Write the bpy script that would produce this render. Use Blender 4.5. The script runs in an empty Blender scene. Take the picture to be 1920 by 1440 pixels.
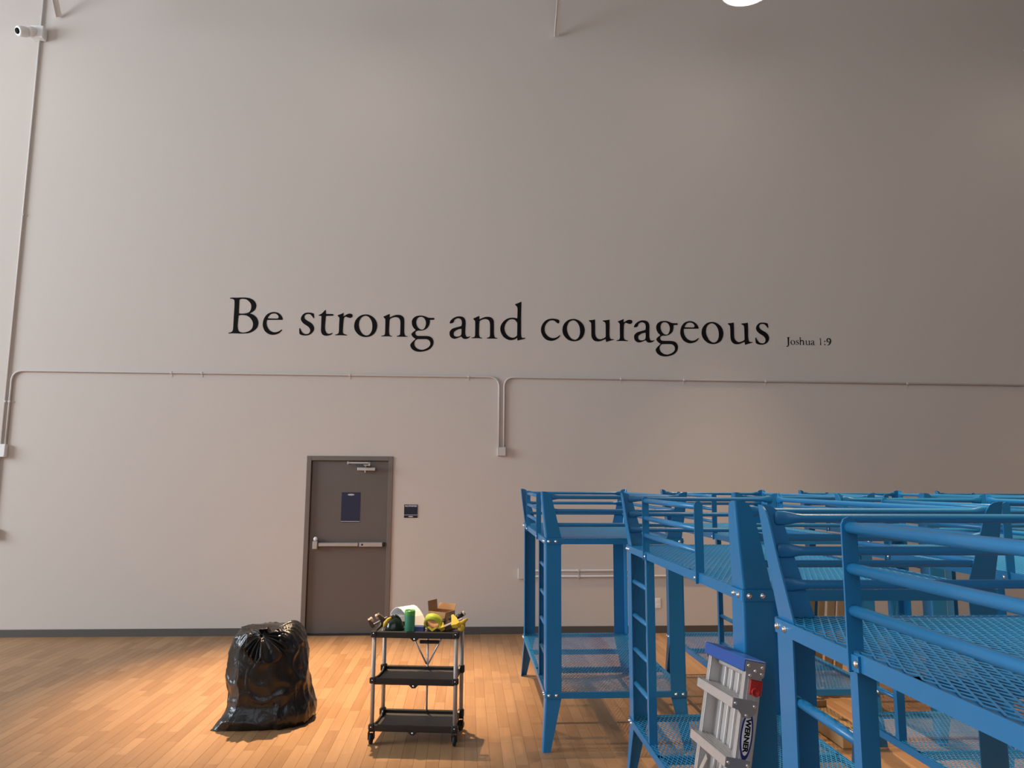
import bpy, bmesh, math, random
from mathutils import Vector, Matrix, noise
R = math.radians
S = bpy.context.scene
COL = S.collection
random.seed(7)

# ------------------------------------------------------------------ camera
CAM = (0.0, -9.07187, 1.785394)
PITCH, YAW, ROLL, FPX = 0.13183, -0.05917, 0.005228, 1387.0   # radians; yaw < 0 turns to the right
def cam_axes():
    cy, sy = math.cos(YAW), math.sin(YAW)
    f0, r0, u0 = Vector((-sy, cy, 0)), Vector((cy, sy, 0)), Vector((0, 0, 1))
    fw = math.cos(PITCH)*f0 + math.sin(PITCH)*u0
    up = -math.sin(PITCH)*f0 + math.cos(PITCH)*u0
    return math.cos(ROLL)*r0 + math.sin(ROLL)*up, -math.sin(ROLL)*r0 + math.cos(ROLL)*up, fw
rx, ux, fx = cam_axes()
cam = bpy.data.cameras.new('camera')
cam.sensor_fit = 'HORIZONTAL'; cam.sensor_width = 36.0; cam.lens = FPX/1920*36.0
cam.clip_start = 0.05; cam.clip_end = 100
camo = bpy.data.objects.new('camera', cam); COL.objects.link(camo)
camo.matrix_world = Matrix(((rx.x, ux.x, -fx.x, CAM[0]), (rx.y, ux.y, -fx.y, CAM[1]), (rx.z, ux.z, -fx.z, CAM[2]), (0, 0, 0, 1)))
S.camera = camo

# ------------------------------------------------------------------ world, daylight, exposure
W_ = bpy.data.worlds.new('world'); S.world = W_; W_.use_nodes = True
bg = W_.node_tree.nodes['Background']; bg.inputs[0].default_value = (0.62, 0.78, 1.0, 1); bg.inputs[1].default_value = 1.2
S.view_settings.view_transform = 'Standard'; S.view_settings.look = 'None'
S.view_settings.gamma = 1.0; S.view_settings.use_curve_mapping = False
S.view_settings.exposure = 0.0
S.cycles.max_bounces = 6; S.cycles.diffuse_bounces = 4; S.cycles.glossy_bounces = 3

XL, XR, YF, ZC = -15.0, 13.5, -15.0, 9.6        # the hall: left wall, right wall, wall behind the photographer, ceiling
WIN = (-8.5, -2.0, 2.6, 7.2)                 # window band in the left wall: y0, y1, z0, z1
def area(name, loc, rot, sx, sy, power, col, spread=180):
    l = bpy.data.lights.new(name, 'AREA'); l.shape = 'RECTANGLE'; l.size = sx; l.size_y = sy
    l.energy = power; l.color = col; l.spread = R(spread)
    o = bpy.data.objects.new(name, l); o.location = loc; o.rotation_euler = rot; COL.objects.link(o); return o
area('window_daylight', (XL+0.06, (WIN[0]+WIN[1])/2, (WIN[2]+WIN[3])/2), (0, R(-90), 0), WIN[3]-WIN[2], WIN[1]-WIN[0], 1750, (0.82, 0.91, 1.0))
FILL_WIN = (-8.5, 1.5, 3.0, 8.0)                  # unseen window band added for soft fill, behind the photographer: x0, x1, z0, z1
area('rear_fill_light', ((FILL_WIN[0]+FILL_WIN[1])/2, YF+0.06, (FILL_WIN[2]+FILL_WIN[3])/2), (R(90), 0, 0), FILL_WIN[1]-FILL_WIN[0], FILL_WIN[3]-FILL_WIN[2], 95, (1.0, 0.86, 0.72))  # added soft fill from behind the camera, set in the invented window
LAMP_COL = (1.0, 0.70, 0.44)
LAMP_Z = 7.41
# x, y, watts, tilt away from the wall (degrees)
LAMPS = [(-5.70, -1.4, 100, 6), (-1.25, -1.4, 6500, 7), (3.14, -1.4, 2100, 8), (7.6, -1.4, 600, 8),
         (3.14, -6.2, 2700, 0), (7.6, -6.2, 500, 0)]

# ------------------------------------------------------------------ materials
def mat(name, col, rough=0.5, metal=0.0, spec=0.5, bump=0.0, bscale=60, var=0.0, vscale=4, coat=0.0):
    m = bpy.data.materials.new(name); m.use_nodes = True
    nt = m.node_tree; b = nt.nodes['Principled BSDF']
    b.inputs['Base Color'].default_value = (*col, 1); b.inputs['Roughness'].default_value = rough
    b.inputs['Metallic'].default_value = metal; b.inputs['Specular IOR Level'].default_value = spec
    b.inputs['Coat Weight'].default_value = coat
    tc = nt.nodes.new('ShaderNodeTexCoord')
    if var > 0:
        n = nt.nodes.new('ShaderNodeTexNoise'); n.inputs['Scale'].default_value = vscale; n.inputs['Detail'].default_value = 5
        nt.links.new(tc.outputs['Object'], n.inputs['Vector'])
        mx = nt.nodes.new('ShaderNodeMix'); mx.data_type = 'RGBA'
        mx.inputs['A'].default_value = (*[c*(1-var) for c in col], 1); mx.inputs['B'].default_value = (*[min(1, c*(1+var)) for c in col], 1)
        nt.links.new(n.outputs['Fac'], mx.inputs['Factor']); nt.links.new(mx.outputs['Result'], b.inputs['Base Color'])
    if bump > 0:
        n2 = nt.nodes.new('ShaderNodeTexNoise'); n2.inputs['Scale'].default_value = bscale; n2.inputs['Detail'].default_value = 3
        nt.links.new(tc.outputs['Object'], n2.inputs['Vector'])
        bp = nt.nodes.new('ShaderNodeBump'); bp.inputs['Strength'].default_value = bump; bp.inputs['Distance'].default_value = 0.004
        nt.links.new(n2.outputs['Fac'], bp.inputs['Height']); nt.links.new(bp.outputs['Normal'], b.inputs['Normal'])
    return m

def wood_mat(name, dark, light, rough, floor=False, axis='Y'):
    m = bpy.data.materials.new(name); m.use_nodes = True; nt = m.node_tree; b = nt.nodes['Principled BSDF']; L = nt.links.new
    geo = nt.nodes.new('ShaderNodeNewGeometry'); oi = nt.nodes.new('ShaderNodeObjectInfo')
    add = nt.nodes.new('ShaderNodeMath'); add.operation = 'ADD'
    L(oi.outputs['Random'], add.inputs[0]); L(geo.outputs['Random Per Island'], add.inputs[1])
    fr = nt.nodes.new('ShaderNodeMath'); fr.operation = 'FRACT'; L(add.outputs[0], fr.inputs[0])
    mp = nt.nodes.new('ShaderNodeMapping'); tc = nt.nodes.new('ShaderNodeTexCoord')
    L(geo.outputs['Position'] if floor else tc.outputs['Object'], mp.inputs['Vector'])
    sc = {'X': (1.5, 26, 26), 'Y': (26, 1.5, 26), 'Z': (26, 26, 1.5)}[axis]; mp.inputs['Scale'].default_value = sc
    mul = nt.nodes.new('ShaderNodeMath'); mul.operation = 'MULTIPLY'; mul.inputs[1].default_value = 37.0; L(fr.outputs[0], mul.inputs[0])
    cb = nt.nodes.new('ShaderNodeCombineXYZ'); L(mul.outputs[0], cb.inputs[2]); L(mul.outputs[0], cb.inputs[0])
    L(cb.outputs[0], mp.inputs['Location'])
    n = nt.nodes.new('ShaderNodeTexNoise'); n.inputs['Scale'].default_value = 1.0; n.inputs['Detail'].default_value = 6; n.inputs['Roughness'].default_value = 0.62
    n.inputs['Distortion'].default_value = 0.6
    L(mp.outputs['Vector'], n.inputs['Vector'])
    # tone of the piece (70 %) + grain (30 %)
    m1 = nt.nodes.new('ShaderNodeMath'); m1.operation = 'MULTIPLY'; m1.inputs[1].default_value = 0.62; L(fr.outputs[0], m1.inputs[0])
    m2 = nt.nodes.new('ShaderNodeMath'); m2.operation = 'MULTIPLY_ADD'; m2.inputs[1].default_value = 0.9; L(n.outputs['Fac'], m2.inputs[0]); L(m1.outputs[0], m2.inputs[2])
    m3 = nt.nodes.new('ShaderNodeMath'); m3.operation = 'SUBTRACT'; m3.inputs[1].default_value = 0.26; m3.use_clamp = True; L(m2.outputs[0], m3.inputs[0])
    mx = nt.nodes.new('ShaderNodeMix'); mx.data_type = 'RGBA'; mx.inputs['A'].default_value = (*dark, 1); mx.inputs['B'].default_value = (*light, 1)
    L(m3.outputs[0], mx.inputs['Factor']); L(mx.outputs['Result'], b.inputs['Base Color'])
    b.inputs['Roughness'].default_value = rough
    bp = nt.nodes.new('ShaderNodeBump'); bp.inputs['Strength'].default_value = 0.12; bp.inputs['Distance'].default_value = 0.002
    L(n.outputs['Fac'], bp.inputs['Height']); L(bp.outputs['Normal'], b.inputs['Normal'])
    return m

M = dict(
    wall=mat('painted_wall', (0.59, 0.535, 0.487), 0.85, bump=0.12, bscale=90, var=0.015, vscale=1.2),
    wallpaint=mat('wall_paint_on_metal', (0.575, 0.535, 0.505), 0.55),
    ceil=mat('ceiling_white', (0.5, 0.49, 0.48), 0.9, bump=0.05),
    base=mat('baseboard_vinyl', (0.075, 0.066, 0.058), 0.6, bump=0.03),
    white=mat('white_plastic', (0.80, 0.80, 0.79), 0.4),
    slab=mat('subfloor', (0.16, 0.09, 0.045), 0.8, bump=0.1),
    floor=wood_mat('oak_strip', (0.270, 0.142, 0.062), (0.420, 0.246, 0.122), 0.42, floor=True),
    doorframe=mat('door_frame_paint', (0.165, 0.135, 0.115), 0.45, bump=0.03, bscale=120),
    doorleaf=mat('door_leaf_paint', (0.125, 0.103, 0.09), 0.42, bump=0.04, bscale=140, var=0.04),
    steel=mat('brushed_steel', (0.52, 0.49, 0.47), 0.36, metal=0.85, bump=0.02),
    chrome=mat('bolt_chrome', (0.85, 0.84, 0.82), 0.16, metal=1.0),
    alu=mat('aluminium', (0.66, 0.63, 0.61), 0.46, metal=0.75, bump=0.04, bscale=40, var=0.06, vscale=20),
    blue=mat('blue_powder_coat', (0.016, 0.185, 0.410), 0.30, spec=0.45, bump=0.05, bscale=260, var=0.05, vscale=6),
    cartleg=mat('cart_tube', (0.40, 0.36, 0.33), 0.5, metal=0.35),
    black=mat('black_plastic', (0.014, 0.012, 0.011), 0.42, bump=0.08, bscale=180),
    shelf=mat('dark_grey_tray', (0.035, 0.031, 0.028), 0.5, bump=0.15, bscale=220),
    rubber=mat('rubber', (0.012, 0.011, 0.010), 0.7),
    ink=mat('black_vinyl', (0.005, 0.004, 0.0045), 0.75, spec=0.15),
    navy=mat('navy_sign', (0.004, 0.005, 0.020), 0.4),
    poster=mat('navy_poster', (0.010, 0.013, 0.045), 0.45, var=0.06, vscale=10),
    silver=mat('silver_print', (0.55, 0.55, 0.62), 0.5),
    capblue=mat('blue_moulded_plastic', (0.010, 0.085, 0.36), 0.38),
    red=mat('red_plastic', (0.50, 0.025, 0.02), 0.4),
    labelwhite=mat('white_label', (0.78, 0.79, 0.82), 0.45),
    labelnavy=mat('label_navy', (0.012, 0.018, 0.16), 0.45),
    card=mat('cardboard', (0.42, 0.235, 0.105), 0.85, bump=0.06, var=0.06, vscale=14),
    paper=mat('white_paper', (0.92, 0.92, 0.91), 0.7),
    lime=mat('lime_tape', (0.58, 0.66, 0.055), 0.5, bump=0.1, bscale=90),
    yellow=mat('yellow_plastic', (0.74, 0.50, 0.045), 0.42),
    green=mat('green_cup', (0.055, 0.26, 0.155), 0.35),
    greenlid=mat('green_cup_lid', (0.09, 0.38, 0.07), 0.35),
    darkgreen=mat('dark_green_plastic', (0.010, 0.022, 0.014), 0.16, bump=0.2, bscale=20),
    tan=mat('tan_pad', (0.62, 0.47, 0.36), 0.6),
    greybrown=mat('grey_cast_metal', (0.16, 0.135, 0.115), 0.45, metal=0.3),
    bluecard=mat('blue_carton', (0.02, 0.05, 0.20), 0.5),
    pallet=wood_mat('raw_pine', (0.34, 0.20, 0.085), (0.66, 0.45, 0.22), 0.75, axis='Z'),
    lumber=wood_mat('raw_pine_lying', (0.38, 0.22, 0.09), (0.66, 0.43, 0.20), 0.75, axis='Y'),
)
def bag_mat():
    m = mat('black_bin_liner', (0.007, 0.006, 0.0055), 0.24, spec=0.5)
    nt = m.node_tree; b = nt.nodes['Principled BSDF']; L = nt.links.new
    tc = nt.nodes.new('ShaderNodeTexCoord')
    n1 = nt.nodes.new('ShaderNodeTexNoise'); n1.inputs['Scale'].default_value = 9; n1.inputs['Detail'].default_value = 4; n1.inputs['Distortion'].default_value = 1.5
    mp = nt.nodes.new('ShaderNodeMapping'); mp.inputs['Scale'].default_value = (1.2, 1.2, 0.6); L(tc.outputs['Object'], mp.inputs['Vector']); L(mp.outputs['Vector'], n1.inputs['Vector'])
    bp = nt.nodes.new('ShaderNodeBump'); bp.inputs['Strength'].default_value = 0.55; bp.inputs['Distance'].default_value = 0.02
    L(n1.outputs['Fac'], bp.inputs['Height']); L(bp.outputs['Normal'], b.inputs['Normal'])
    return m
M['bag'] = bag_mat()
def emit_mat(name, col, s):
    m = bpy.data.materials.new(name); m.use_nodes = True; nt = m.node_tree; b = nt.nodes['Principled BSDF']
    b.inputs['Base Color'].default_value = (0.8, 0.8, 0.8, 1); b.inputs['Emission Color'].default_value = (*col, 1); b.inputs['Emission Strength'].default_value = s
    return m
M['diffuser'] = emit_mat('lamp_diffuser', (1.0, 0.9, 0.76), 6.0)

# ------------------------------------------------------------------ helpers
class MB:
    """Collects shapes and links them as one mesh object."""
    def __init__(s): s.v = []; s.f = []; s.sm = []
    def add(s, vs, fs, smooth=False):
        o = len(s.v); s.v += [tuple(q) for q in vs]
        for f in fs: s.f.append([i+o for i in f]); s.sm.append(smooth)
        return s
    def box(s, x0, x1, y0, y1, z0, z1, mtx=None):
        vs = [Vector((x, y, z)) for z in (z0, z1) for y in (y0, y1) for x in (x0, x1)]
        if mtx: vs = [mtx @ q for q in vs]
        return s.add(vs, [(0, 2, 3, 1), (4, 5, 7, 6), (0, 1, 5, 4), (2, 6, 7, 3), (0, 4, 6, 2), (1, 3, 7, 5)])
    def bbox(s, x0, x1, y0, y1, z0, z1, b=0.004, mtx=None):
        """box with chamfered edges"""
        vs = []; xs, ys, zs = (x0, x1), (y0, y1), (z0, z1)
        idx = {}
        for i in (0, 1):
            for j in (0, 1):
                for k in (0, 1):
                    for a in range(3):
                        q = [xs[i], ys[j], zs[k]]
                        for d, (e, g) in enumerate(((i, xs), (j, ys), (k, zs))):
                            if d != a: q[d] += b if e == 0 else -b
                        idx[i, j, k, a] = len(vs); vs.append(Vector(q))
        if mtx: vs = [mtx @ q for q in vs]
        F = []
        g = lambda i, j, k, a: idx[i, j, k, a]
        for i in (0, 1): F.append([g(i, 0, 0, 0), g(i, 1, 0, 0), g(i, 1, 1, 0), g(i, 0, 1, 0)])
        for j in (0, 1): F.append([g(0, j, 0, 1), g(1, j, 0, 1), g(1, j, 1, 1), g(0, j, 1, 1)])
        for k in (0, 1): F.append([g(0, 0, k, 2), g(1, 0, k, 2), g(1, 1, k, 2), g(0, 1, k, 2)])
        for a in (0, 1):
            for c in (0, 1):
                F.append([g(0, a, c, 1), g(1, a, c, 1), g(1, a, c, 2), g(0, a, c, 2)])
                F.append([g(a, 0, c, 0), g(a, 1, c, 0), g(a, 1, c, 2), g(a, 0, c, 2)])
                F.append([g(a, c, 0, 0), g(a, c, 1, 0), g(a, c, 1, 1), g(a, c, 0, 1)])
        for i in (0, 1):
            for j in (0, 1):
                for k in (0, 1): F.append([g(i, j, k, 0), g(i, j, k, 1), g(i, j, k, 2)])
        return s.add(vs, F)
    def loft(s, rings, caps=True, closed=True, smooth=True):
        n = len(rings[0]); vs = [q for r in rings for q in r]; fs = []
        for i in range(len(rings)-1):
            for j in range(n if closed else n-1):
                a, b = i*n+j, i*n+(j+1) % n
                fs.append((a, b, b+n, a+n))
        s.add(vs, fs, smooth)
        if caps:
            s.add(rings[0], [tuple(range(n))[::-1]]); s.add(rings[-1], [tuple(range(n))])
        return s
    def tube(s, path, r, n=10, caps=True):
        path = [Vector(q) for q in path]; rs = r if isinstance(r, (list, tuple)) else [r]*len(path)
        rings = []; ref = None
        for i, q in enumerate(path):
            t = (path[min(i+1, len(path)-1)] - path[max(i-1, 0)]).normalized()
            if ref is None:
                ref = Vector((0, 0, 1)) if abs(t.z) < 0.9 else Vector((1, 0, 0))
            a = (ref - t*ref.dot(t)).normalized(); ref = a; b = t.cross(a)
            rings.append([q + (a*math.cos(2*math.pi*k/n) + b*math.sin(2*math.pi*k/n))*rs[i] for k in range(n)])
        return s.loft(rings, caps)
    def prism(s, poly, h0, h1, fn, smooth=False):
        """polygon extruded; fn(u, v, h) -> point"""
        n = len(poly)
        vs = [fn(u, v, h0) for u, v in poly] + [fn(u, v, h1) for u, v in poly]
        fs = [(i, (i+1) % n, n+(i+1) % n, n+i) for i in range(n)]
        s.add(vs, fs, smooth); s.add(vs, [tuple(range(n))[::-1], tuple(range(n, 2*n))]); return s
    def lathe(s, prof, n=24, mtx=None, caps=True):
        rings = []
        for r, z in prof:
            ring = [Vector((r*math.cos(2*math.pi*k/n), r*math.sin(2*math.pi*k/n), z)) for k in range(n)]
            rings.append([mtx @ q for q in ring] if mtx else ring)
        return s.loft(rings, caps)
    def mesh(s, name, m):
        me = bpy.data.meshes.new(name); me.from_pydata(s.v, [], s.f)
        me.polygons.foreach_set('use_smooth', s.sm)
        bm = bmesh.new(); bm.from_mesh(me); bmesh.ops.remove_doubles(bm, verts=bm.verts, dist=1e-6)
        bmesh.ops.recalc_face_normals(bm, faces=bm.faces); bm.to_mesh(me); bm.free()
        me.materials.append(M[m] if isinstance(m, str) else m); me.update(); return me
    def build(s, name, m, parent=None, loc=None, rot=None):
        return link(name, s.mesh(name, m), parent, loc, rot)
def link(name, me, parent=None, loc=None, rot=None):
    o = bpy.data.objects.new(name, me); COL.objects.link(o)
    if loc: o.location = loc
    if rot: o.rotation_euler = rot
    if parent: o.parent = parent
    return o
def auto_smooth(me, deg=40):
    me.polygons.foreach_set('use_smooth', [True]*len(me.polygons))
    try: me.set_sharp_from_angle(angle=R(deg))
    except Exception: pass
def tag(o, label=None, cat=None, group=None, kind=None):
    if label: o['label'] = label
    if cat: o['category'] = cat
    if group: o['group'] = group
    if kind: o['kind'] = kind
    return o
def thing(name, loc, rot, label, cat, group=None):
    o = bpy.data.objects.new(name, None); COL.objects.link(o); o.location = loc; o.rotation_euler = rot; o.empty_display_size = 0.1
    return tag(o, label, cat, group)
def struct(o, label=None): return tag(o, label, kind='structure')
def copy_tree(o, parent=None):
    c = o.copy(); COL.objects.link(c); c.parent = parent
    for ch in list(o.children): copy_tree(ch, c)
    return c
def text_mesh(name, txt, size, m, parent, mtx, extr=0.0006, sx=1.0, bold=0.0):
    cu = bpy.data.curves.new(name, 'FONT'); cu.body = txt; cu.size = size; cu.align_x = 'CENTER'; cu.align_y = 'CENTER'
    cu.extrude = extr; cu.offset = bold; cu.resolution_u = 4
    t = bpy.data.objects.new(name+'_tmp', cu); COL.objects.link(t)
    dg = bpy.context.evaluated_depsgraph_get(); me = bpy.data.meshes.new_from_object(t.evaluated_get(dg))
    bpy.data.objects.remove(t); me.name = name; me.transform(Matrix.Diagonal((sx, 1, 1, 1))); me.transform(mtx)
    me.materials.clear(); me.materials.append(M[m]); return link(name, me, parent)
ON_WALL = Matrix(((1, 0, 0, 0), (0, 0, -1, 0), (0, 1, 0, 0), (0, 0, 0, 1)))     # text x -> X, text y -> Z, facing -Y

# letter outlines in millimetres from the left edge and base line; * marks a corner
GLYPHS = {
    'B': ["0,441* 21,447 82,448 138,451 190,451 246,442 290,416 315,380 322,349 314,312 292,282 249,253* 294,236 334,202 355,152 355,108 336,64 295,29 250,8 203,2 138,-1 73,1 8,-3* 3,7* 35,15 52,31 58,67 58,145 59,242 59,340 57,394 52,416 36,429 2,433*",
          "116,422 134,432 162,434 200,427 234,400 255,372 262,340 258,301 241,271 209,256 163,249 118,251* 115,273 115,332 115,390",
          "115,224* 140,231 182,230 220,221 259,193 287,150 294,111 284,67 258,38 221,20 184,13 146,18 124,37 114,69 110,103 112,166"],
    'e': ["236,182* 140,179 50,177* 45,154 49,115 65,76 94,43 137,25 175,28 207,43 230,61* 237,53* 213,24 181,4 130,-9 78,1 34,32 8,80 0,124 6,172 25,219 56,254 98,273 135,278 178,268 212,243 232,212 238,192",
          "57,197* 65,218 85,245 112,258 141,259 167,248 185,225 186,211 179,200 158,196"],
    's': ["176,213* 173,238 169,268* 141,277 103,280 61,273 29,245 14,208 20,176 47,143 86,117 115,95 131,69 131,42 118,20 93,10 62,14 37,33 20,59 9,83* 1,81* 0,49 5,10* 34,-4 77,-8 119,0 156,25 177,62 177,97 161,130 131,157 93,178 66,199 56,221 59,241 75,257 99,262 123,258 142,243 157,223 170,209*"],
    't': ["86,318* 88,269* 175,268* 182,261 179,248* 90,242* 86,173 84,100 90,61 108,29 132,19 155,23 174,32* 179,26* 156,6 114,-6 76,-2 49,18 37,55 36,99 36,172 36,240* 0,246* 2,253* 28,266 51,285 69,307 80,317*"],
    'r': ["93,286* 92,242* 116,257 148,275 177,278 199,269 204,251 195,232 174,224 145,230 121,238 105,230 97,207 93,153 91,80 92,46 100,26 119,17 146,10* 143,2* 72,4 1,2* 0,12* 24,17 38,30 43,54 43,128 44,201 41,226 18,250* 25,257* 58,270 89,285*"],
    'o': ["144,273 191,263 236,234 268,192 282,141 275,85 251,36 206,1 147,-13 89,-3 42,29 10,74 0,127 10,184 40,230 85,262",
          "133,255 170,244 199,212 217,170 223,121 217,68 195,27 166,9 137,10 105,28 79,65 62,107 57,150 66,199 91,237"],
    'c': ["218,209* 197,222 170,243 138,249 101,239 70,209 51,171 46,128 56,85 85,49 122,27 164,23 201,35 238,63* 241,52* 217,22 175,-3 133,-13 80,-5 38,26 12,68 0,116 9,175 38,224 80,257 128,270 170,270 218,260 233,242 228,218*"],
    'u': ["77,272* 78,195 77,104 83,61 104,32 133,20 165,25 195,39 211,53* 212,144 211,214 202,238 176,251* 176,261* 221,266 261,274* 262,199 259,92 264,44 277,25 312,24* 311,15* 271,4 215,-14* 210,24* 176,10 144,-4 107,-9 69,-1 41,26 30,66 29,141 28,210 21,234 0,250* 0,261* 40,265 72,272*"],
    'n': ["94,284* 95,239* 126,257 164,272 197,276 231,272 258,255 273,231 277,199 278,120 279,61 285,30 297,13 321,8* 321,0* 257,0 190,0* 189,8* 213,15 227,28 230,60 230,119 229,178 223,213 205,237 179,246 150,245 121,235 100,220 95,200 93,136 92,67 96,33 108,14 132,7* 130,-1* 70,2 1,0* 0,9* 27,14 41,27 44,66 44,135 43,204 39,223 21,240* 18,250* 44,263 89,284*"],
    'g': ["119,273 152,271 182,262 220,248 283,247* 291,237 284,223* 235,221* 234,186 225,147 204,117 171,94 132,83 94,82 70,72 59,54 64,33 83,18 124,16 196,16 240,9 269,-12 285,-49 282,-88 261,-128 224,-158 167,-178 109,-184 56,-173 18,-145 0,-108 7,-84 30,-56 64,-24* 33,-2 14,24 11,39 27,59 63,89* 31,123 15,162 14,206 33,241 71,266",
          "124,257 153,249 178,220 188,180 182,141 165,108 142,96 108,105 81,136 68,178 72,217 90,247",
          "92,-26 139,-25 197,-25 231,-40 246,-69 244,-99 221,-128 180,-151 142,-159 99,-150 65,-124 50,-88 56,-53 73,-34"],
    'a': ["4,182* 1,192 14,222 48,252 88,270 128,274 165,266 189,240 198,202 196,126 195,68 200,39 211,19 232,16 254,23* 254,14 229,-4 195,-12 166,-3 146,20* 115,5 69,-11 35,-5 9,18 0,52 5,84 33,114 79,132 118,143 146,153* 151,195 143,230 120,247 91,248 66,234 53,214 49,199 32,187",
          "147,116* 119,112 85,98 59,77 51,53 60,27 86,16 117,20 140,32* 147,55 148,84"],
    'd': ["264,477* 261,318 261,141 262,53 271,21 285,16 311,20* 313,8* 268,-5 216,-19* 213,18* 182,-4 136,-15 90,-6 44,23 12,72 0,124 11,177 42,224 88,258 140,271 181,270 212,263* 215,328 215,387 209,414 188,434* 186,446* 220,459 258,477*",
          "213,205* 198,228 175,248 146,252 111,244 77,211 57,166 53,125 66,79 95,41 130,21 165,17 193,29 212,46* 213,128"],
    'J': ["35,193* 97,194* 96,182* 84,173 80,135 78,44 72,-9 51,-47 20,-56 0,-52* 1,-37* 21,-39 39,-25 44,21 44,134 43,168 35,179*"],
    'h': ["33,199* 30,106* 56,121 86,119 112,99 116,65 114,20 126,1* 88,-3* 90,65 85,91 62,101 35,87 30,64 29,11 42,-3* 0,-5* 6,14 11,139 9,177 2,192*"],
    '1': ["35,181* 35,111 38,20 53,6* 11,0* 18,72 18,148 0,169*"],
    ':': ["18,116 34,99 16,82 0,99",
          "13,32 29,15 12,-2 -4,15"],
    '9': ["57,186 91,179 115,149 120,108 108,62 79,20 28,-9* 21,0* 61,38 82,77* 47,72 14,87 0,121 7,155 30,181",
          "52,169 75,156 89,126 86,99 64,88 41,95 28,121 35,152"],
}
BIG = [('B', -2.942), ('e', -2.531), ('s', -2.087), ('t', -1.86), ('r', -1.648), ('o', -1.421), ('n', -1.084), ('g', -0.727), ('a', -0.245), ('n', 0.029), ('d', 0.386), ('c', 0.897), ('o', 1.168), ('u', 1.505), ('r', 1.854), ('a', 2.078), ('g', 2.351), ('e', 2.671), ('o', 2.946), ('u', 3.29), ('s', 3.642)]
SMALL = [('J', 4.041), ('o', 4.099), ('s', 4.168), ('h', 4.217), ('u', 4.294), ('a', 4.365), ('1', 4.48), (':', 4.541), ('9', 4.573)]

# ------------------------------------------------------------------ the hall
DX0, DX1, DZ = -1.872, -0.952, 2.032       # clear door opening
w = MB()
w.box(XL-0.2, DX0-0.02, 0, 0.25, -0.01, ZC); w.box(DX1+0.02, XR+0.2, 0, 0.25, -0.01, ZC); w.box(DX0-0.02, DX1+0.02, 0, 0.25, DZ+0.02, ZC)
struct(w.build('wall_back', 'wall'), 'tall pale grey painted wall behind the door and beds')
w = MB(); y0, y1, z0, z1 = WIN
w.box(XL-0.2, XL, YF, y0, -0.01, ZC); w.box(XL-0.2, XL, y1, 0.0, -0.01, ZC); w.box(XL-0.2, XL, y0, y1, -0.01, z0); w.box(XL-0.2, XL, y0, y1, z1, ZC)
struct(w.build('wall_left', 'wall'))
struct(MB().box(XR, XR+0.2, YF, 0, -0.01, ZC).build('wall_right', 'wall'))
w = MB(); x0, x1, z0, z1 = FILL_WIN
w.box(XL-0.2, x0, YF-0.2, YF, -0.01, ZC); w.box(x1, XR+0.2, YF-0.2, YF, -0.01, ZC); w.box(x0, x1, YF-0.2, YF, -0.01, z0); w.box(x0, x1, YF-0.2, YF, z1, ZC)
struct(w.build('wall_front', 'wall'))
wf = MB()
for k in range(7):
    xx = x0 + (x1-x0)*k/6; wf.box(xx-0.03, xx+0.03, YF-0.12, YF+0.02, z0, z1)
for zz in (z0, (z0+z1)/2, z1): wf.box(x0, x1, YF-0.12, YF+0.02, zz-0.03, zz+0.03)
struct(wf.build('added_fill_window', 'white')); y0, y1, z0, z1 = WIN  # frame of the invented rear window that carries the fill light
struct(MB().box(XL-0.2, XR+0.2, YF-0.2, 0.25, ZC, ZC+0.2).build('ceiling', 'ceil'))
wf = MB()
for k in range(6):
    yy = y0 + (y1-y0)*k/5; wf.box(XL-0.12, XL+0.02, yy-0.03, yy+0.03, z0, z1)
for zz in (z0, (z0+z1)/2, z1): wf.box(XL-0.12, XL+0.02, y0, y1, zz-0.03, zz+0.03)
struct(wf.build('window_1', 'white'))
def bb(x0, x1):
    m = MB(); m.prism([(0, 0), (-0.013, 0), (-0.012, 0.008), (-0.007, 0.080), (-0.004, 0.085), (0, 0.085)], x0, x1, lambda u, v, h: (h, u-0.0005, v)); return m
b = bb(XL, DX0-0.055); b.build('baseboard_back', 'base'); struct(bpy.data.objects['baseboard_back'], 'dark vinyl baseboard left of the door')
struct(bb(DX1+0.055, XR).build('baseboard_back.001', 'base'), 'dark vinyl baseboard right of the door')

# floor: a slab with strip boards running to the wall
floor = struct(MB().box(XL-0.2, XR+0.2, YF-0.2, 0.25, -0.2, -0.004).build('floor', 'slab'), 'warm oak strip floor')
SW, GAP = 0.082, 0.0009
LENS = (0.32, 0.42, 0.54, 0.66)
def plank_geo(m, x, y, l):
    a, b, c = SW/2-GAP/2, l/2-GAP/2, 0.0008
    vs = [(x+sx*(a-d), y+sy*(b-d), z) for z, d in ((-0.004, 0), (-c, 0), (0.0, c)) for sx, sy in ((-1, -1), (1, -1), (1, 1), (-1, 1))]
    fs = [(4*k+i, 4*k+(i+1) % 4, 4*k+4+(i+1) % 4, 4*k+4+i) for k in (0, 1) for i in range(4)] + [(8, 9, 10, 11)]
    m.add(vs, fs)
rf = random.Random(3)
planks = []
x = XL
while x < XR:
    y = -rf.random()*0.5
    yy = 0.0; first = True
    while yy > YF:
        l = rf.choice(LENS)
        planks.append((x+SW/2, yy-l/2, l)); yy -= l
    x += SW
def score(p):
    d = Vector((p[0]-CAM[0], p[1]-CAM[1], -CAM[2])); z = d.dot(fx)
    if z < 0.5: return -1
    u, v = 960+FPX*d.dot(rx)/z, 720-FPX*d.dot(ux)/z
    if not (-20 < u < 1930 and 1180 < v < 1450): return -1
    if 0.62 < p[0]: return -1                                   # under the bunks
    return p[2]*abs(d.z)/z**3
ranked = sorted(range(len(planks)), key=lambda i: -score(planks[i]))
near = set(ranked[:300])
pm = []
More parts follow.
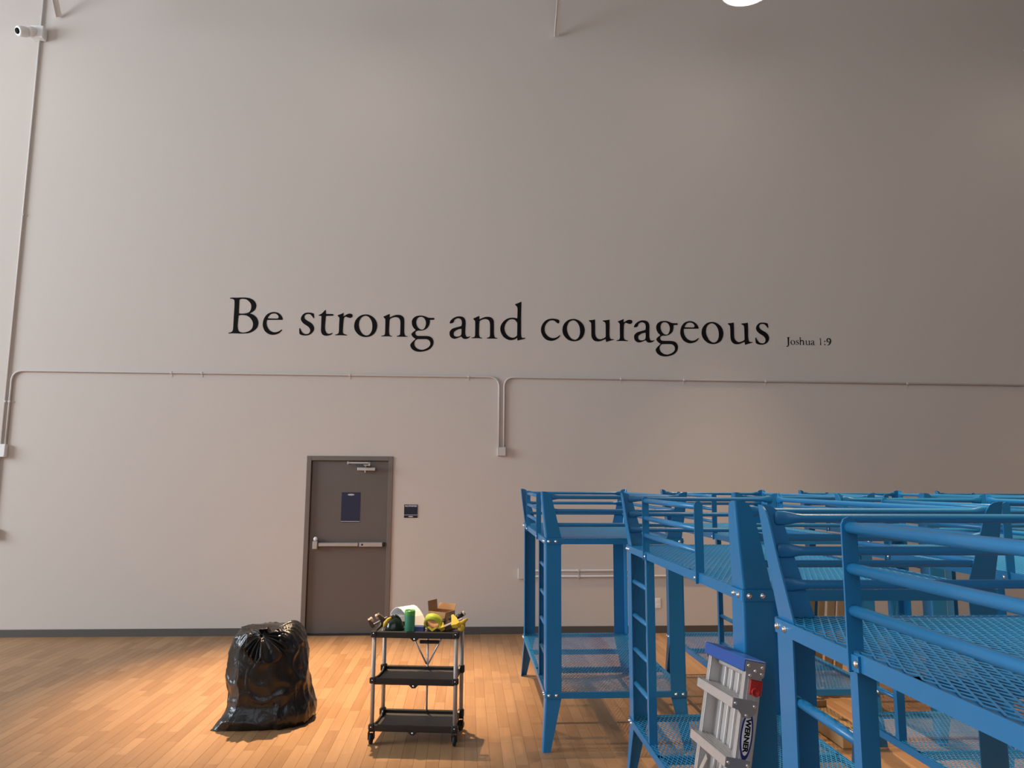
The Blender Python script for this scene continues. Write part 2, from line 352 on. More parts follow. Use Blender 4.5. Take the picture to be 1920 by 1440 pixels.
for l in LENS:
    g = MB(); plank_geo(g, 0, 0, l); pm.append(g.mesh('plank', 'floor'))
for i in sorted(near):
    px, py, l = planks[i]; link('plank', pm[LENS.index(l)], floor, (px, py, 0))
g = MB()
for i, (px, py, l) in enumerate(planks):
    if i not in near: plank_geo(g, px, py, l)
me = bpy.data.meshes.new('far_planks'); me.from_pydata(g.v, [], g.f); me.materials.append(M['floor']); me.update()
tag(link('far_planks', me, floor), kind='stuff')

# ------------------------------------------------------------------ lamps
def make_lamp(x, y, p, tilt, label):
    t = thing('high_bay_lamp', (x, y, LAMP_Z), (0, 0, 0), label, 'ceiling lamp', 'high bay lamps in rows under the ceiling')
    MB().lathe([(0.30, 0.0), (0.305, 0.012), (0.29, 0.05), (0.20, 0.11), (0.12, 0.13), (0.11, 0.24), (0.0, 0.245)], 32).build('housing', 'white', t)
    MB().lathe([(0.0, -0.05), (0.12, -0.045), (0.22, -0.028), (0.285, 0.0), (0.285, 0.004), (0, 0.005)], 32).build('diffuser', 'diffuser', t)
    MB().tube([(0, 0, 0.24), (0, 0, ZC-LAMP_Z-0.002)], 0.008, 8).build('hanger_rod', 'steel', t)
    l = bpy.data.lights.new('lamp_beam', 'SPOT'); l.energy = p; l.color = LAMP_COL; l.spot_size = R(SPOT_SIZE if x != -1.25 or y < -2 else 39); l.spot_blend = 1.0; l.shadow_soft_size = 0.07
    lo = bpy.data.objects.new('lamp_beam', l); lo.location = (0, 0, -0.19); lo.rotation_euler = (R(-tilt), 0, 0); lo.parent = t; COL.objects.link(lo)
    return t
SPOT_SIZE = 58
NAMES = ['far left above the camera box', 'above the door and rubbish bag', 'round glowing white lamp at the top edge above the right end of the lettering', 'far right beyond the lettering']
for k, (x, y, p, tilt) in enumerate(LAMPS):
    if k == 2: lab = NAMES[2]
    else: lab = 'round white high bay lamp hanging ' + (NAMES[k] if k < 4 else ('over the closest bunk bed' if k == 4 else 'over the right side of the hall beyond the bunks'))
    make_lamp(x, y, p, tilt, lab)

# ------------------------------------------------------------------ door
door = struct(bpy.data.objects.new('door_1', None), 'grey brown steel door with push bar and closer'); COL.objects.link(door); door.location = ((DX0+DX1)/2, 0, 0)
hw = (DX1-DX0)/2; FW = 0.054
m = MB()
def jamb(u0, u1, v0, v1, vert):   # pressed steel frame: proud face, throat and stop
    m.bbox(u0, u1, -0.014, 0.26, v0, v1, 0.003)
jamb(-hw-FW, -hw, 0, DZ+FW, True); jamb(hw, hw+FW, 0, DZ+FW, True); jamb(-hw, hw, DZ, DZ+FW, False)
m.box(-hw, -hw+0.016, 0.075, 0.16, 0, DZ); m.box(hw-0.016, hw, 0.075, 0.16, 0, DZ); m.box(-hw+0.016, hw-0.016, 0.075, 0.16, DZ-0.016, DZ)
m.build('door_frame', 'doorframe', door)
LY = 0.028                                                    # face of the leaf
leaf = MB().bbox(-hw+0.004, hw-0.004, LY, LY+0.045, 0.012, DZ-0.004, 0.002).build('door_leaf', 'doorleaf', door)
MB().box(-hw, hw, -0.03, 0.2, 0.0002, 0.009).build('threshold', 'black', door)
pb = MB(); bx0, bx1 = -1.770+1.412, -0.990+1.412
pb.bbox(-0.34, 0.13, LY-0.062, LY-0.012, 1.018, 1.062, 0.006); pb.bbox(0.135, 0.415, LY-0.058, LY-0.001, 1.014, 1.066, 0.005)
pb.box(-0.34, 0.13, LY-0.02, LY-0.001, 1.022, 1.058)
bar = pb.build('push_bar', 'steel', door)
MB().bbox(-0.405, -0.345, LY-0.07, LY-0.001, 0.985, 1.085, 0.008).build('latch_head', 'steel', bar)
MB().lathe([(0.0, 0), (0.024, 0.0), (0.026, 0.008), (0.022, 0.022), (0, 0.026)], 16, Matrix.Translation((-0.375, LY-0.03, 1.105)) @ Matrix.Rotation(R(90), 4, 'X')).build('latch_knob', 'white', bar)
MB().bbox(0.418, 0.437, LY-0.056, LY-0.001, 1.016, 1.064, 0.004).build('end_cap', 'black', bar)
MB().lathe([(0.012, 0), (0.012, 0.003), (0, 0.004)], 12, Matrix.Translation((0.175, LY-0.058, 1.04)) @ Matrix.Rotation(R(90), 4, 'X')).build('key_cylinder', 'black', bar)
cl = MB().bbox(0.09, 0.305, LY-0.055, LY-0.001, 1.912, 1.952, 0.006).build('door_closer', 'steel', door)
ar = MB(); ar.box(0.0, 0.25, -0.16, -0.145, 1.995, 2.010); ar.tube([(0.19, LY-0.03, 1.95), (0.19, LY-0.03, 1.975)], 0.012, 10); ar.box(0.182, 0.255, -0.155, LY-0.03, 1.972, 1.98)
ar.bbox(-0.01, 0.008, -0.165, 0.0, 1.985, 2.018, 0.003); ar.box(0.24, 0.256, -0.16, -0.1, 1.968, 2.012); ar.box(0.175, 0.19, LY-0.05, LY-0.02, 1.89, 1.913)
ar.build('closer_arm', 'steel', cl)

# navy notices
t = thing('door_notice', (-1.3935, LY-0.0005, 1.475), (0, 0, 0), 'plain navy blue notice stuck on the grey door', 'notice')
MB().bbox(-0.112, 0.112, -0.003, 0, -0.178, 0.178, 0.0008).build('sheet', 'poster', t)
MB().box(-0.112, 0.112, -0.0036, -0.0029, -0.169, -0.163).build('white_line', 'silver', t)
def emblem(parent, cz, a, bq, yy):
    e = MB(); e.prism([(a*math.cos(q), bq*math.sin(q)) for q in [2*math.pi*k/20 for k in range(20)]], yy, yy+0.0006, lambda u, v, h: (u, h, cz+v)); return e.build('oval_emblem', 'silver', parent)
emblem(t, 0.150, 0.040, 0.010, -0.0036)
t = thing('room_sign', (-0.673, -0.0005, 1.4325), (0, 0, 0), 'small square navy room sign on the wall beside the door', 'sign')
MB().bbox(-0.080, 0.080, -0.006, 0, -0.078, 0.078, 0.001).build('plate', 'navy', t)
MB().box(-0.080, 0.080, -0.0066, -0.0059, -0.047, -0.042).build('white_line', 'silver', t)
emblem(t, -0.064, 0.030, 0.007, -0.0066)
text_mesh('sign_lettering', 'MULTIPURPOSE', 0.0235, 'labelwhite', t, Matrix.Translation((0, -0.0066, 0.060)) @ ON_WALL, 0.0005, 0.86, 0.0006)

# ------------------------------------------------------------------ wall lettering
def spline(ctrl):
    P = [(float(a), float(b), st) for a, b, st in ctrl]; n = len(P); out = []
    for i in range(n):
        p1, p2 = P[i], P[(i+1) % n]; p0, p3 = P[i-1], P[(i+2) % n]
        t1 = (0, 0) if p1[2] else ((p2[0]-p0[0])/2, (p2[1]-p0[1])/2)
        t2 = (0, 0) if p2[2] else ((p3[0]-p1[0])/2, (p3[1]-p1[1])/2)
        if p1[2]: t1 = ((p2[0]-p1[0])-t2[0]/2 if not p2[2] else p2[0]-p1[0], (p2[1]-p1[1])-t2[1]/2 if not p2[2] else p2[1]-p1[1])
        if p2[2]: t2 = ((p2[0]-p1[0])*1.0, (p2[1]-p1[1])*1.0) if p1[2] else (1.5*(p2[0]-p1[0])-t1[0]/2, 1.5*(p2[1]-p1[1])-t1[1]/2)
        if p1[2] and not p2[2]: t1 = (1.5*(p2[0]-p1[0])-t2[0]/2, 1.5*(p2[1]-p1[1])-t2[1]/2)
        k = 1 if (p1[2] and p2[2]) else 5
        for j in range(k):
            s = j/k; h00 = 2*s**3-3*s**2+1; h10 = s**3-2*s**2+s; h01 = -2*s**3+3*s**2; h11 = s**3-s**2
            out.append((h00*p1[0]+h10*t1[0]+h01*p2[0]+h11*t2[0], h00*p1[1]+h10*t1[1]+h01*p2[1]+h11*t2[1]))
    return out
GLYPHS['.'] = GLYPHS[':'][1:]; GLYPHS[':'] = GLYPHS[':'][:1]; SMALL.insert(-1, ('.', SMALL[-2][1]))
_glyph = {}
def glyph_mesh(ch):
    if ch in _glyph: return _glyph[ch]
    cu = bpy.data.curves.new('letter', 'CURVE'); cu.dimensions = '2D'; cu.fill_mode = 'BOTH'; cu.extrude = 1.0
    for c in GLYPHS[ch]:
        ctrl = []
        for tok in c.split():
            a, b_ = tok.rstrip('*').split(','); ctrl.append((a, b_, tok.endswith('*')))
        pts = spline(ctrl); sp = cu.splines.new('POLY'); sp.points.add(len(pts)-1); sp.use_cyclic_u = True
        for q, (u, v) in zip(sp.points, pts): q.co = (u, v, 0, 1)
    o = bpy.data.objects.new('tmp', cu); COL.objects.link(o)
    me = bpy.data.meshes.new_from_object(o.evaluated_get(bpy.context.evaluated_depsgraph_get())); bpy.data.objects.remove(o)
    me.name = 'letter'; me.transform(Matrix.Diagonal((0.001, 0.001, 0.0015, 1))); me.transform(ON_WALL)
    me.materials.clear(); me.materials.append(M['ink']); _glyph[ch] = me; return me
ZB = 3.5573
t = thing('wall_lettering', (BIG[0][1], -0.0016, ZB), (0, 0, 0), 'large black serif lettering reading Be strong and courageous on the wall', 'lettering')
for ch, x in BIG: link('letter', glyph_mesh(ch), t, (x-BIG[0][1], 0, -0.00367*(x-0.4)))
t = thing('verse_lettering', (SMALL[0][1], -0.0016, 3.5444), (0, 0, 0), 'small black serif lettering reading Joshua 1:9 on the wall', 'lettering')
for ch, x in SMALL:
    o = link('letter', glyph_mesh(ch), t, (x-SMALL[0][1], 0, 0)); o.scale = (0.215,)*3 if ch in 'osua' else (0.5,)*3

# ------------------------------------------------------------------ conduits, boxes and struts on the wall
CR = 0.0118; CY = -CR-0.004
def bend(p0, corner, p1, r=0.13, n=7):
    p0, c, p1 = Vector(p0), Vector(corner), Vector(p1); a = c+(p0-c).normalized()*r; b = c+(p1-c).normalized()*r
    return [p0] + [((1-s)**2*a + 2*s*(1-s)*c + s*s*b) for s in [k/n for k in range(n+1)]] + [p1]
def conduit(label, path, straps=(), strap_dir='x'):
    o = MB().tube(path, CR, 10).build('conduit', 'wallpaint'); tag(o, label, 'conduit', 'painted conduits on the wall')
    for (x, z, d) in straps:
        s = MB()
        if d == 'x': s.bbox(x-0.012, x+0.012, CY-CR-0.003, -0.0005, z-CR-0.003, z+CR+0.003, 0.003); s.bbox(x-0.01, x+0.01, -0.004, -0.0005, z-0.05, z+0.014, 0.001)
        else: s.bbox(x-CR-0.003, x+CR+0.003, CY-CR-0.003, -0.0005, z-0.012, z+0.012, 0.003); s.bbox(x-0.014, x+0.05, -0.004, -0.0005, z-0.01, z+0.01, 0.001)
        s.build('strap', 'wallpaint', o)
ZH = 3.072
conduit('long painted conduit rising up the wall at the far left, past the camera', [(-5.475, CY, 2.19), (-5.475, CY, ZC-0.01)], [(-5.475, 2.7, 'z'), (-5.475, 5.0, 'z')])
conduit('painted conduit running along the wall below the lettering, left of the middle drop', bend((-5.425, CY, 2.19), (-5.425, CY, ZH), (-2, CY, ZH))[:-1] + bend((-2, CY, ZH), (0.378, CY, ZH), (0.378, CY, 2.205))[1:], [(-3.58, ZH, 'x'), (-3.22, ZH, 'x'), (-1.45, ZH, 'x'), (0.0, ZH, 'x'), (-5.425, 2.7, 'z')])
conduit('painted conduit running along the wall to the right from the middle drop', bend((0.441, CY, 2.205), (0.441, CY, ZH), (XR-0.01, CY, ZH-0.03)), [(1.9, ZH-0.002, 'x'), (2.7, ZH-0.004, 'x'), (3.75, ZH-0.007, 'x'), (5.6, ZH-0.012, 'x')])
conduit('short painted conduit dropping at the left edge between two boxes', [(-5.475, CY, 1.22), (-5.475, CY, 2.06)])
conduit('upper of two low conduits on the wall behind the nearest bunk to the door', bend((0.70, CY, 0.735), (2.16, CY, 0.735), (2.16, CY, 1.28), 0.12), [(1.35, 0.735, 'x')])
conduit('lower of two low conduits on the wall behind the nearest bunk to the door', [(0.70, CY, 0.668), (4.6, CY, 0.668)], [(1.35, 0.668, 'x'), (2.6, 0.668, 'x')])
def wbox(name, label, x, z, sx, sz, d, cat='junction box', m='wallpaint'):
    t = thing(name, (x, -0.0005, z), (0, 0, 0), label, cat)
    MB().bbox(-sx/2, sx/2, -d, 0, -sz/2, sz/2, 0.004).build('body', m, t)
    MB().bbox(-sx/2+0.003, sx/2-0.003, -d-0.003, -d+0.0005, -sz/2+0.003, sz/2-0.003, 0.001).build('cover', m, t)
    s = MB()
    for u, v in ((-1, 1), (1, -1)): s.lathe([(0.004, 0), (0.004, 0.002), (0, 0.003)], 8, Matrix.Translation((u*(sx/2-0.012), -d-0.003, v*(sz/2-0.012))) @ Matrix.Rotation(R(90), 4, 'X'))
    tag(s.build('screws', 'steel', t), kind='stuff'); return t
wbox('junction_box', 'small square painted junction box under the paired conduits in the middle', 0.411, 2.153, 0.105, 0.105, 0.054)
wbox('junction_box', 'junction box with rounded cover at the left edge below the tall conduit', -5.46, 2.121, 0.12, 0.15, 0.06, m='white')
wbox('junction_box', 'lowest junction box at the far left edge of the wall', -5.475, 1.165, 0.12, 0.11, 0.06)
wbox('junction_box', 'painted junction box at the end of the low conduits beside the bunk', 0.662, 0.702, 0.085, 0.125, 0.05)
t = thing('wall_outlet', (2.311, -0.0005, 0.346), (0, 0, 0), 'white wall outlet low down behind the bunks', 'outlet')
MB().bbox(-0.036, 0.036, -0.006, 0, -0.058, 0.058, 0.002).build('cover_plate', 'white', t)
for z in (0.023, -0.023): MB().bbox(-0.017, 0.017, -0.008, -0.005, z-0.017, z+0.017, 0.002).build('socket', 'white', t)

# security camera
t = thing('security_camera', (-5.47, -0.0005, 7.365), (0, 0, 0), 'white security camera on the conduit near the top left corner', 'camera')
MB().bbox(-0.085, 0.075, -0.10, 0, -0.075, 0.085, 0.008).build('back_box', 'white', t)
d = (Vector((-0.10, -0.20, -0.10))).normalized()
rotm = Vector((0, 0, 1)).rotation_difference(d).to_matrix().to_4x4()
MB().lathe([(0.07, -0.06), (0.082, -0.04), (0.082, 0.03), (0.075, 0.05)], 24, Matrix.Translation((-0.062, -0.105, -0.012)) @ rotm @ Matrix.Scale(0.78, 4)).build('swivel', 'white', t)
bd = MB().lathe([(0.0, -0.06), (0.055, -0.05), (0.078, 0.0), (0.082, 0.07), (0.078, 0.13), (0.055, 0.15), (0.05, 0.145), (0, 0.145)], 28, Matrix.Translation((-0.112, -0.125, -0.028)) @ rotm @ Matrix.Scale(0.80, 4)).build('camera_body', 'white', t)
MB().lathe([(0.0, 0.1455), (0.046, 0.1455), (0.044, 0.155), (0.03, 0.163), (0, 0.166)], 24, Matrix.Translation((-0.112, -0.125, -0.028)) @ rotm @ Matrix.Scale(0.80, 4)).build('lens', 'ink', bd)
# roof struts
def strut(label, x, z, dx):
    t = thing('roof_strut', (x, -0.0005, z), (0, 0, 0), label, 'strut', 'diagonal struts from wall to roof')
    H = ZC - z - 0.02; a = Vector((0, -0.012, 0.01)); bq = Vector((dx*H, -H/0.92, H))
    dirv = (bq-a).normalized(); sx = Vector((1, 0, 0)); n = dirv.cross(sx).normalized()
    m = MB(); wd, th = 0.030, 0.004
    def pl(o1, o2, c1, c2):
        vs = [q + sx*u + n*v for q in (a, bq) for u, v in ((o1, c1), (o2, c1), (o2, c2), (o1, c2))]
        m.add(vs, [(0, 1, 5, 4), (1, 2, 6, 5), (2, 3, 7, 6), (3, 0, 4, 7), (0, 3, 2, 1), (4, 5, 6, 7)])
    pl(-wd, wd, 0, th); pl(-wd, -wd+th, -0.04, 0); m.build('angle_bar', 'white', t)
strut('white diagonal roof strut meeting the wall at top centre', 1.10, 7.64, 0.0)
strut('thin white diagonal roof strut in the top left corner above the camera', -5.262, 7.62, 0.16)
strut('white diagonal roof strut at the top right edge of the wall', 7.60, 7.70, 0.0)

# ------------------------------------------------------------------ blue bunk beds
BW, BL = 0.98, 1.98
ZU, ZLo, ZT = 1.400, 0.378, 1.722       # top of upper rim, top of lower rim, top of posts
RH = 0.040
TUBE = 0.0135
def lsec(w, off, z, t=0.005, r=0.012):
    pts = [(w, 0)] + [(r-r*math.sin(a), r-r*math.cos(a)) for a in [R(k*22.5) for k in range(5)]] + [(0, w), (t, w), (t, t+0.004), (t+0.004, t), (w, t)]
    return [Vector((u+off, v+off, z)) for u, v in pts]
def corner(vs, sx, sy):
    return [Vector((q.x if sx == 0 else BW-q.x, q.y if sy == 0 else BL-q.y, q.z)) for q in vs]
def post_mesh(sx, sy, prof):
    m = MB(); m.loft([corner(lsec(w, o, z), sx, sy) for z, w, o in prof], smooth=False)
    me = m.mesh('post', 'blue'); return me
IN = 0.0055
LEG = [(0.0, 0.055, -0.018), (0.335, 0.108, IN), (0.37, 0.110, IN), (ZU-0.005, 0.110, IN)]
TOP = [(ZU-RH-0.004, 0.112, IN+0.0052), (ZU, 0.110, IN+0.004), (1.56, 0.088, -0.010), (1.655, 0.074, -0.0195), (1.690, 0.066, -0.023), (1.708, 0.056, -0.0247), (1.718, 0.042, -0.0257), (ZT, 0.024, -0.026)]
def off_at(z): return IN + (-0.026-IN)*(z-ZU)/(ZT-ZU)
def flat_tube(a, b, wide, r=TUBE):
    """tube from a to b, both ends pressed flat (thin along 'wide'-normal axis)"""
    a, b = Vector(a), Vector(b); d = (b-a).normalized(); L = (b-a).length; up = Vector((0, 0, 1)); s = d.cross(up)
    rings = []; n = 12
    for x, h, th in ((0, 0.012, 0.004), (0.003, 0.018, 0.0045), (0.010, 0.0205, 0.005), (0.032, 0.0205, 0.005), (0.045, 0.0185, 0.0075), (0.062, 0.0150, 0.0120), (0.08, r, r),
                     (L-0.08, r, r), (L-0.062, 0.0150, 0.0120), (L-0.045, 0.0185, 0.0075), (L-0.032, 0.0205, 0.005), (L-0.010, 0.0205, 0.005), (L-0.003, 0.018, 0.0045), (L, 0.012, 0.004)):
        c = a + d*x - s*wide*(r-th)       # pressed against the post side
        rings.append([c + up*h*math.cos(2*math.pi*k/n) + s*th*math.sin(2*math.pi*k/n) for k in range(n)])
    return MB().loft(rings)
def rrect(x0, x1, y0, y1, r, n=4):
    out = []
    for cx, cy, a0 in ((x1-r, y1-r, 0), (x0+r, y1-r, 90), (x0+r, y0+r, 180), (x1-r, y0+r, 270)):
        for k in range(n+1): a = R(a0+90*k/n); out.append((cx+r*math.cos(a), cy+r*math.sin(a)))
    return out
def rim_mesh(zt):
    m = MB(); t = 0.0048
    o, i = rrect(0, BW, 0, BL, 0.016), rrect(t, BW-t, t, BL-t, 0.012)
    n = len(o); z0, z1 = zt-RH, zt
    vs = [(u, v, z0) for u, v in o] + [(u, v, z1) for u, v in o] + [(u, v, z1) for u, v in i] + [(u, v, z0) for u, v in i]
    fs = [(k*n+j, k*n+(j+1) % n, ((k+1) % 4)*n+(j+1) % n, ((k+1) % 4)*n+j) for k in range(4) for j in range(n)]
    m.add(vs, fs)
    lz = zt-0.0035; q = 0.030         # ledge of the rim angle
    m.box(t, BW-t, t, q, lz-0.003, lz); m.box(t, BW-t, BL-q, BL-t, lz-0.003, lz); m.box(t, q, q, BL-q, lz-0.003, lz); m.box(BW-q, BW-t, q, BL-q, lz-0.003, lz)
    for y in (BL*0.345, BL*0.655):
        m.box(t, BW-t, y-0.019, y+0.019, lz-0.003, lz); m.box(t, BW-t, y-0.019, y-0.015, lz-0.035, lz)
    return m.mesh('deck_frame', 'blue')
def mesh_deck():
    nx, ny = 39, 34; x0, x1, y0, y1 = 0.012, BW-0.012, 0.010, BL-0.010
    a, b = (x1-x0)/nx, (y1-y0)/ny; m = MB(); wd, th = 0.0042, 0.0016
    def strand(px, py, qx, qy):
        d = Vector((qx-px, qy-py, 0)); d.normalize(); s = Vector((-d.y, d.x, 0))
        if s.x < 0: s = -s
        c, sn = math.cos(R(20)), math.sin(R(20))
        u = (s*c + Vector((0, 0, 1))*sn)*(wd/2); v = (Vector((0, 0, 1))*c - s*sn)*(th/2)
        vs = [Vector((X, Y, 0)) + e*u + f*v for X, Y in ((px, py), (qx, qy)) for e, f in ((-1, -1), (1, -1), (1, 1), (-1, 1))]
        m.add(vs, [(0, 1, 5, 4), (1, 2, 6, 5), (2, 3, 7, 6), (3, 0, 4, 7)])
    for j in range(2*ny):
        ya, yb = y0+j*b/2, y0+(j+1)*b/2
        for i in range(nx+1):
            xa = x0+i*a + (a/2 if j % 2 else 0)
            if xa > x1+1e-6: continue
            for s in (-1, 1):
                xb = xa+s*a/2
                if x0-1e-6 <= xb <= x1+1e-6: strand(xa, ya, xb, yb)
    me = bpy.data.meshes.new('expanded_mesh'); me.from_pydata([tuple(q) for q in m.v], [], m.f); me.materials.append(M['blue']); me.update(); return me
def bolts_mesh(zt):
    m = MB(); z = zt-RH/2-0.001
    prof = [(0.0105, 0.0), (0.0105, 0.0018), (0.0075, 0.002), (0.0074, 0.005), (0.005, 0.0078), (0, 0.0085)]
    for sx in (0, 1):
        for sy in (0, 1):
            for d in (0.030, 0.080):
                X, Y = (d, BW-d)[sx], (d, BL-d)[sy]
                m.lathe(prof, 10, Matrix.Translation((X, (0, BL)[sy], z)) @ Matrix.Rotation(R(90 if sy == 0 else -90), 4, 'X'))
                m.lathe(prof, 10, Matrix.Translation(((0, BW)[sx], Y, z)) @ Matrix.Rotation(R(-90 if sx == 0 else 90), 4, 'Y'))
    return m.mesh('bolts', 'chrome')
RAILZ = (1.683, 1.588, 1.492)
LW = 0.505                     # ladder bay
DECK = mesh_deck(); RIMS = {ZU: rim_mesh(ZU), ZLo: rim_mesh(ZLo)}; BOLTS = {ZU: bolts_mesh(ZU), ZLo: bolts_mesh(ZLo)}
LEGS = {(i, j): post_mesh(i, j, LEG) for i in (0, 1) for j in (0, 1)}; TOPS = {(i, j): post_mesh(i, j, TOP) for i in (0, 1) for j in (0, 1)}
def bunk_proto(ladder_far, LW=LW):
    t = thing('bunk_bed', (0, 0, 0), (0, 0, 0), 'bunk', 'bunk bed', 'blue steel bunk beds standing in rows')
    for k in LEGS: link('leg_post', LEGS[k], t); link('top_post', TOPS[k], t)
    for zt, nm in ((ZU, 'upper_deck'), (ZLo, 'lower_deck')):
        d = link(nm, RIMS[zt], t); tag(link('expanded_mesh', DECK, d, (0, 0, zt+0.0002)), kind='stuff'); tag(link('bolts', BOLTS[zt], d), 'small chrome bolts', kind='stuff')
    for z in RAILZ:
        o = off_at(z)+0.005+TUBE
        flat_tube((0.022, o, z), (BW-0.022, o, z), -1).build('end_rail', 'blue', t)
        flat_tube((0.022, BL-o, z), (BW-0.022, BL-o, z), 1).build('end_rail', 'blue', t)
        flat_tube((BW-o, 0.022, z), (BW-o, BL-0.022, z), 1).build('side_rail', 'blue', t)
    ya, yb = LW, BL-LW
    for y, s in ((ya, 1), (yb, -1)):
        g = MB(); pts = [(-0.012, ZU-0.045), (-0.012, 1.690), (-0.006, 1.703), (0.007, 1.708), (0.020, 1.703), (0.026, 1.690), (0.026, ZU+0.002), (-0.001, ZU+0.002), (-0.001, ZU-0.045)]
        g.prism(pts, y-0.003, y+0.003, lambda u, v, h: (u, h, v))
        g.box(-0.006, -0.0005, y if s > 0 else y-0.035, y+0.035 if s > 0 else y, ZU-RH, ZU-0.004)
        bar = g.build('guard_bar', 'blue', t)
        MB().lathe([(0.009, 0), (0.009, 0.002), (0.006, 0.006), (0, 0.0075)], 10, Matrix.Translation((-0.006, y+s*0.026, ZU-0.022)) @ Matrix.Rotation(R(-90), 4, 'Y')).build('bolt', 'chrome', bar)
    for z in RAILZ: MB().tube([(0.007, ya+0.002, z), (0.007, yb-0.002, z)], TUBE, 12).build('guard_rail', 'blue', t)
    # ladder
    ys = BL-LW if ladder_far else LW; ye = BL-0.06 if ladder_far else 0.06; s = 1 if ladder_far else -1
    st = MB(); z0, z1 = ZLo-RH+0.004, ZU-RH+0.014
    st.prism([(0.0055, 0), (0.050, 0), (0.050, 0.005), (0.0105, 0.005), (0.0105, 0.034), (0.0055, 0.034)], z0, z1, lambda u, v, h: (u, ys-0.006+s*v, h))
    st.build('ladder_stile', 'blue', t)
    for k in range(4):
        z = 0.595 + 0.198*k; MB().tube([(0.024, ys-0.004, z), (0.024, ye, z)], 0.0135, 12).build('ladder_rung', 'blue', t)
    return t
pf, pn, pe = bunk_proto(True), bunk_proto(False), bunk_proto(True, 0.452)
BUNKS = [  # x, y of the near left corner, proto, label
    (0.540, -3.875, pn, 'blue bunk bed nearest the door, leftmost of the back row, ladder at its near end'),
    (1.905, -3.875, pn, 'blue bunk bed along the back row, second from the door, behind the folded stepladder'),
    (3.285, -3.875, pn, 'blue bunk bed along the back row, third from the door'),
    (4.680, -3.875, pn, 'blue bunk bed along the back row, last at the right edge'),
    (1.000, -6.360, pf, 'blue bunk bed in the middle row with the stepladder leaning on its post'),
    (2.400, -6.360, pf, 'blue bunk bed in the middle row at the right, mostly behind nearer rails'),
    (0.897, -8.868, pe, 'closest blue bunk bed, running out of the picture at the lower right'),
]
used = set()
for x, y, pr, lab in BUNKS:
    o = pr if pr not in used else copy_tree(pr); used.add(pr); o.location = (x, y, 0); o['label'] = lab

